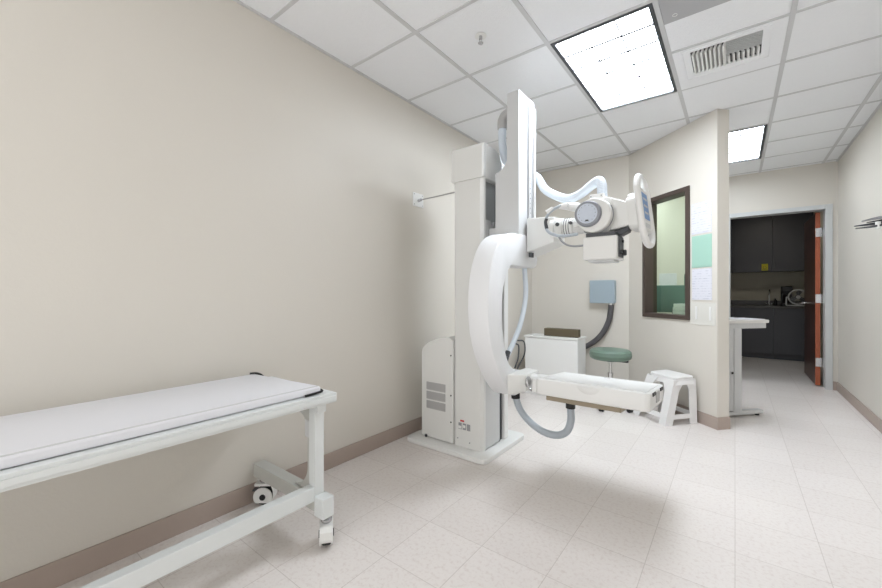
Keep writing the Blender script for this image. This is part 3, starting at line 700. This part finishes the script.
# wall tie to the column
t = thing('wall_bracket', 'small white square wall plate with a thin rod to the machine column', 'wall bracket', (XL, 2.48, 1.95))
b = M(); b.box(XL+.001, XL+.007, 2.415, 2.55, 1.905, 2.02, .002); b.build('plate', WHITE, t)
b = M()
for y in (2.43, 2.535):
    for z in (1.92, 2.005): b.cyl((XL+.007, y, z), (XL+.01, y, z), .004, n=8)
b.build('plate_screw', GREY, t)
b = M(); b.cyl((XL+.007, 2.48, 1.955), (XL+.04, 2.48, 1.96), .012); b.cyl((XL+.02, 2.48, 1.958), (-1.676, 2.50, 1.975), .005, n=10); b.build('rod', STEEL, t)

# ------------------------------------------------------------------ gurney
G = thing('wheeled_bed', 'white framed wheeled patient bed along the left wall', 'bed', (-1.8, .15, 0))
yE, yS = 1.147, -.85
b = M()
b.box(-1.545, -1.50, yS, yE, .655, .70, .004); b.box(-2.085, -2.04, yS, yE, .655, .70, .004)
b.box(-2.04, -1.545, yE-.045, yE, .655, .70, .004); b.box(-2.04, -1.545, yS, yS+.045, .655, .70, .004)
b.box(-1.499, -1.494, yS+.01, yE-.01, .668, .688, .001)
for k in range(1, 5): yy = yS+(yE-yS)*k/5; b.box(-2.04, -1.545, yy-.02, yy+.02, .665, .69)
b.build('top_frame', BEDF, G)
b = M(); b.box(-2.04, -1.545, yS+.045, yE-.045, .690, .6985); b.build('bed_base', BEDF, G)
b = M(); b.box(-1.60, -1.552, yS+.12, 1.062, .20, .266, .003); b.build('long_rail', BEDF, G)
def end_frame(y0, s):
    b = M(); b.box(-1.60, -1.552, min(y0, y0+s*.05), max(y0, y0+s*.05), .20, .655, .003); b.box(-1.552, -1.535, min(y0, y0+s*.05), max(y0, y0+s*.05), .61, .655, .002); b.build('leg', BEDF, G)
    ya, yb = sorted((y0+s*.012, y0+s*.034))
    pl = [(-1.601, .655), (-1.74, .655), (-1.74, .60)]
    for k in range(9): a = PI/2*k/8; pl.append((-1.74+.11*math.sin(a), .50+.10*math.cos(a)))
    for k in range(9): a = PI/2*k/8; pl.append((-1.74+.11*math.cos(a), .335-.10*math.sin(a)))
    pl += [(-1.74, .2265), (-1.601, .2265)]
    b = M(); b.prism(pl, 'y', ya, yb, .002); bp = b.build('gusset_plate', BEDG, G)
    b = M(); b.box(-1.645, -1.610, min(y0, yb)-.001 if s < 0 else ya-.003, ya-.0005 if s > 0 else yb+.003, .48, .56); b.build('information_sticker', GREYW, bp)
    yc0, yc1 = sorted((y0-s*.005, y0+s*.058))
    b = M(); b.box(-2.12, -1.552, yc0, yc1, .155, .226, .003); b.build('cross_beam', BEDG, G)
    b = M(); b.box(-1.552, -1.485, yc0, yc1, .135, .2265, .004); b.build('caster_stub', BEDF, G)
    return (yc0+yc1)/2
def caster(x, y, zt, ang):
    mx = Matrix.Translation((x, y, 0)) @ Matrix.Rotation(math.radians(ang), 4, 'Z')
    r = .050
    b = M(); b.lathe([(.018, 0), (.026, .010), (.026, .018), (.012, .032)], (0, 0, zt-.033), n=24)
    bmesh.ops.transform(b.bm, matrix=mx, verts=b.bm.verts); c = b.build('caster', STEEL, G)
    for s in (-1, 1):
        b = M(); prof = [(.052*math.cos(a)+.0, r+.052*math.sin(a)) for a in [math.radians(q) for q in range(-40, 221, 20)]]
        prof = [(p[0], min(p[1], zt-.03)) for p in prof]
        a0, a1 = sorted((s*.022, s*.030)); b.prism(prof, 'x', a0, a1, .003, mx=mx); b.build('fork', CREAM, c)
        b = M(); b.cyl((s*.030, 0, r), (s*.034, 0, r), .016, n=20); bmesh.ops.transform(b.bm, matrix=mx, verts=b.bm.verts); b.build('axle_cap', BLACK, c)
    b = M(); b.box(-.030, .030, -.045, .045, zt-.045, zt-.031, .004, mx=mx); b.build('fork_bridge', CREAM, c)
    b = M(); b.cyl((-.020, 0, r), (.020, 0, r), r-.001, n=32, bev=.006); bmesh.ops.transform(b.bm, matrix=mx, verts=b.bm.verts); b.build('wheel', RUBBER, c)
    b = M(); b.prism([(-.052, .034), (-.060, .05), (-.060, .085), (-.048, zt-.034), (-.030, zt-.031), (-.030, zt-.036), (-.044, zt-.040), (-.055, .083), (-.055, .05), (-.052, .04)], 'x', -.029, .029, .001, mx=mx); b.build('fork_hood', CREAM, c)
    b = M(); b.box(-.016, .016, .03, .062, .075, .085, .003, mx=mx); b.build('brake_pedal', DKGREY, c)
yc = end_frame(1.062, 1)
caster(-1.515, yc+.01, .134, 53); caster(-2.075, yc+.01, .154, 130)
yc = end_frame(yS+.12, -1)
caster(-1.515, yc-.01, .134, 20); caster(-2.075, yc-.01, .154, -30)
# mattress
b = M()
for f_ in (0,):
    b.hexa([(-2.055, yS+.03, .7005), (-1.538, yS+.03, .7005), (-1.538, 1.09, .7005), (-2.055, 1.035, .7005)], [(-2.055, yS+.03, .737), (-1.538, yS+.03, .737), (-1.538, 1.085, .737), (-2.055, 1.03, .737)], .010)
mt_ = b.build('mattress', BEDM); tag(mt_, 'thin pale grey vinyl mattress lying on the wheeled bed', 'mattress')
b = M(); b.tube([(-2.052, 1.005, .740), (-2.035, 1.030, .740), (-2.005, 1.040, .735), (-1.980, 1.048, .718)], .0065, n=8); b.build('corner_strap', BLACK, mt_)
b = M(); b.tube([(-1.575, 1.090, .716), (-1.548, 1.093, .714), (-1.533, 1.085, .711), (-1.532, 1.04, .708), (-1.533, 1.00, .706)], .0055, n=8); b.build('corner_strap', BLACK, mt_)
b = M(); b.tube([(-1.545, yS+.05, .736), (-1.545, 1.07, .736)], .003, n=6, res=2); b.build('piping', GREYW, mt_)

# ------------------------------------------------------------------ white cabinet, foam, wall box
t = thing('low_cabinet', 'low white cabinet against the back wall under the foam block', 'cabinet', (-1.65, 4.3, 0))
b = M(); b.box(-1.95, -1.34, 4.17, 4.44, .001, .655, .003); b.build('body', WHITE, t)
b = M(); b.box(-1.965, -1.333, 4.155, 4.45, .656, .678, .004); b.build('top', CREAM, t)
b = M(); b.box(-1.945, -1.345, 4.157, 4.169, .09, .65, .002); b.build('front_panel', WHITE, t)
b = M(); b.box(-1.75, -1.365, 4.24, 4.34, .6785, .765, .004); tag(b.build('foam_block', FOAM), 'dark olive rectangular foam block on top of the white cabinet', 'foam block')
t = thing('junction_box', 'blue-grey metal box on the back wall with a dark hose', 'junction box', (-1.24, 4.8, 1.05))
b = M(); b.box(-1.37, -1.10, 4.71, 4.799, 1.055, 1.315, .004); b.build('box', BLUEBOX, t)
b = M(); b.box(-1.374, -1.096, 4.703, 4.7095, 1.051, 1.319, .003); b.build('cover', BLUEBOX, t)
b = M(); b.tube([(-1.145, 4.752, 1.052), (-1.150, 4.752, .96), (-1.175, 4.752, .83), (-1.25, 4.75, .68), (-1.36, 4.75, .57), (-1.48, 4.75, .50), (-1.60, 4.75, .46)], .030, rib=.08, pitch=.012); b.build('conduit_hose', DHOSE, t)
b = M(); b.cyl((-1.145, 4.752, 1.055), (-1.145, 4.752, 1.03), .034); b.build('conduit_collar', STEEL, t)

# ------------------------------------------------------------------ round stool
sc = Vector((-1.02, 4.20, 0))
t = thing('round_stool', 'round green padded stool on a steel stem by the back wall', 'stool', sc)
b = M(); b.lathe([(.17, .49), (.195, .505), (.203, .535), (.198, .57), (.18, .588), (.10, .594), (.0, .594)], sc, n=48); b.build('seat', TEAL, t)
b = M(); b.cyl(sc+Vector((0, 0, .475)), sc+Vector((0, 0, .489)), .09, n=20); b.box(sc.x-.09, sc.x+.17, sc.y-.02, sc.y+.02, .470, .489); b.build('seat_plate', BLACK, t)
b = M(); b.cyl(sc+Vector((0, 0, .30)), sc+Vector((0, 0, .475)), .015); b.cyl(sc+Vector((0, 0, .10)), sc+Vector((0, 0, .33)), .026); b.cyl(sc+Vector((0, 0, .33)), sc+Vector((0, 0, .35)), .03); b.build('stem', CHROME, t)
for k in range(5):
    a = math.radians(-25+72*k); d = Vector((math.cos(a), math.sin(a), 0)); nn = Vector((-d.y, d.x, 0))*.022
    b = M(); b.hexa([sc+nn+Vector((0, 0, .075)), sc-nn+Vector((0, 0, .075)), sc-nn*.6+d*.24+Vector((0, 0, .055)), sc+nn*.6+d*.24+Vector((0, 0, .055))], [sc+nn+Vector((0, 0, .12)), sc-nn+Vector((0, 0, .12)), sc-nn*.6+d*.24+Vector((0, 0, .078)), sc+nn*.6+d*.24+Vector((0, 0, .078))], .004); l = b.build('leg', GREYW, t)
    p = sc+d*.225; b = M()
    for s in (-1, 1): b.cyl(p+nn.normalized()*s*.004+Vector((0, 0, .025)), p+nn.normalized()*s*.022+Vector((0, 0, .025)), .025, n=18, bev=.004)
    b.cyl(p+Vector((0, 0, .03)), p+Vector((0, 0, .06)), .008); b.build('caster', BLACK, l)

# ------------------------------------------------------------------ step stool
q = dict(near=((-.485, 3.865), (-.425, 3.925)), right=((-.268, 4.125), (-.297, 4.125)), back=((-.555, 4.355), (-.53, 4.315)), left=((-.79, 4.105), (-.645, 4.105)))
order = ['near', 'right', 'back', 'left']
cb = Vector((sum(q[k][0][0] for k in order)/4, sum(q[k][0][1] for k in order)/4, 0))
t = thing('step_stool', 'white moulded plastic step stool beside the angled wall', 'stool', cb)
hs = .425
def poly_round(pts, r, n=4):
    out = []
    m_ = len(pts)
    for i in range(m_):
        p = Vector(pts[i]); a = (Vector(pts[i-1])-p).normalized(); c = (Vector(pts[(i+1) % m_])-p).normalized()
        for k in range(n+1):
            u = k/n; out.append(tuple(((1-u)**2)*(p+a*r)+2*u*(1-u)*p+u*u*(p+c*r)))
    return out
top4 = [q[k][1] for k in order]
ctr = Vector((cb.x, cb.y))
def sc4(f): return [tuple(ctr+(Vector(p)-ctr)*f) for p in top4]
b = M()
pl = poly_round(sc4(1.06), .05); b.prism(pl, 'z', hs-.022, hs, .006)
b.build('seat', PLASTIC, t)
b = M(); A = poly_round(sc4(1.12), .05); B = poly_round(sc4(1.06), .05); A2 = poly_round(sc4(1.09), .045); B2 = poly_round(sc4(1.02), .045)
def ring(b, A, B, A2, B2, z0, z1):
    t_ = bmesh.new(); n = len(A)
    va = [t_.verts.new((*p, z0)) for p in A]; vb = [t_.verts.new((*p, z1)) for p in B]; va2 = [t_.verts.new((*p, z0)) for p in A2]; vb2 = [t_.verts.new((*p, z1)) for p in B2]
    for i in range(n):
        j = (i+1) % n
        t_.faces.new((va[i], va[j], vb[j], vb[i])); t_.faces.new((va2[j], va2[i], vb2[i], vb2[j])); t_.faces.new((va[j], va[i], va2[i], va2[j])); t_.faces.new((vb[i], vb[j], vb2[j], vb2[i]))
    bmesh.ops.recalc_face_normals(t_, faces=t_.faces); b._merge(t_)
ring(b, A, B, A2, B2, hs-.065, hs-.021); b.build('seat_apron', PLASTIC, t)
def edgept(k0, k1, f, top, z):          # point along the side k0->k1 by distance f, in the splayed plane at height z
    zz = z/hs
    a = Vector(q[k0][0]).lerp(Vector(q[k0][1]), zz); c = Vector(q[k1][0]).lerp(Vector(q[k1][1]), zz)
    g = 1+.08*zz; a = ctr+(a-ctr)*g; c = ctr+(c-ctr)*g
    return a+(c-a).normalized()*f
for i, k in enumerate(order):
    b = M()
    for k1 in (order[(i+1) % 4], order[i-1]):
        for w0, w1, z0, z1 in ((.075, .080, .0, .30), (.080, .13, .30, .40)):
            def quad(w, z):
                p = edgept(k, k1, 0, 0, z); r_ = edgept(k, k1, w, 0, z); c = ctr
                nn = (r_-p).normalized(); nv = Vector((-nn.y, nn.x)); nv = nv if nv.dot(ctr-p) > 0 else -nv
                return [(*p, z), (*r_, z), (*(r_+nv*.008), z), (*(p+nv*.008), z)]
            b.hexa(quad(w0, max(z0, .001)), quad(w1, z1))
    b.build('leg', PLASTIC, t)
for i, k in enumerate(order):
    k1 = order[(i+1) % 4]; L = (Vector(q[k][0])-Vector(q[k1][0])).length
    def bar(z):
        p = edgept(k, k1, .07, 0, z); c = edgept(k1, k, .07, 0, z); nn = (c-p).normalized(); nv = Vector((-nn.y, nn.x)); nv = nv if nv.dot(ctr-p) > 0 else -nv
        return [(*p, z), (*c, z), (*(c+nv*.012), z), (*(p+nv*.012), z)]
    b = M(); b.hexa(bar(.055), bar(.095)); b.build('stretcher', PLASTIC, t)

# ------------------------------------------------------------------ light and camera
w = bpy.data.worlds.new('world'); S.world = w; w.use_nodes = True
w.node_tree.nodes['Background'].inputs[0].default_value = (1, 1, 1, 1); w.node_tree.nodes['Background'].inputs[1].default_value = 2.15

cam = bpy.data.cameras.new('camera'); co_ = bpy.data.objects.new('camera', cam); COL.objects.link(co_); S.camera = co_
cam.sensor_width = 36; cam.lens = 384/882*36; cam.shift_y = -1/882
cam.clip_start = .02
co_.location = (0, 0, 1.17); co_.rotation_euler = (PI/2, 0, math.atan2(294, 384))
S.view_settings.view_transform = 'Standard'; S.view_settings.look = 'None'; S.view_settings.gamma = 1
S.view_settings.exposure = .06; S.view_settings.use_curve_mapping = False
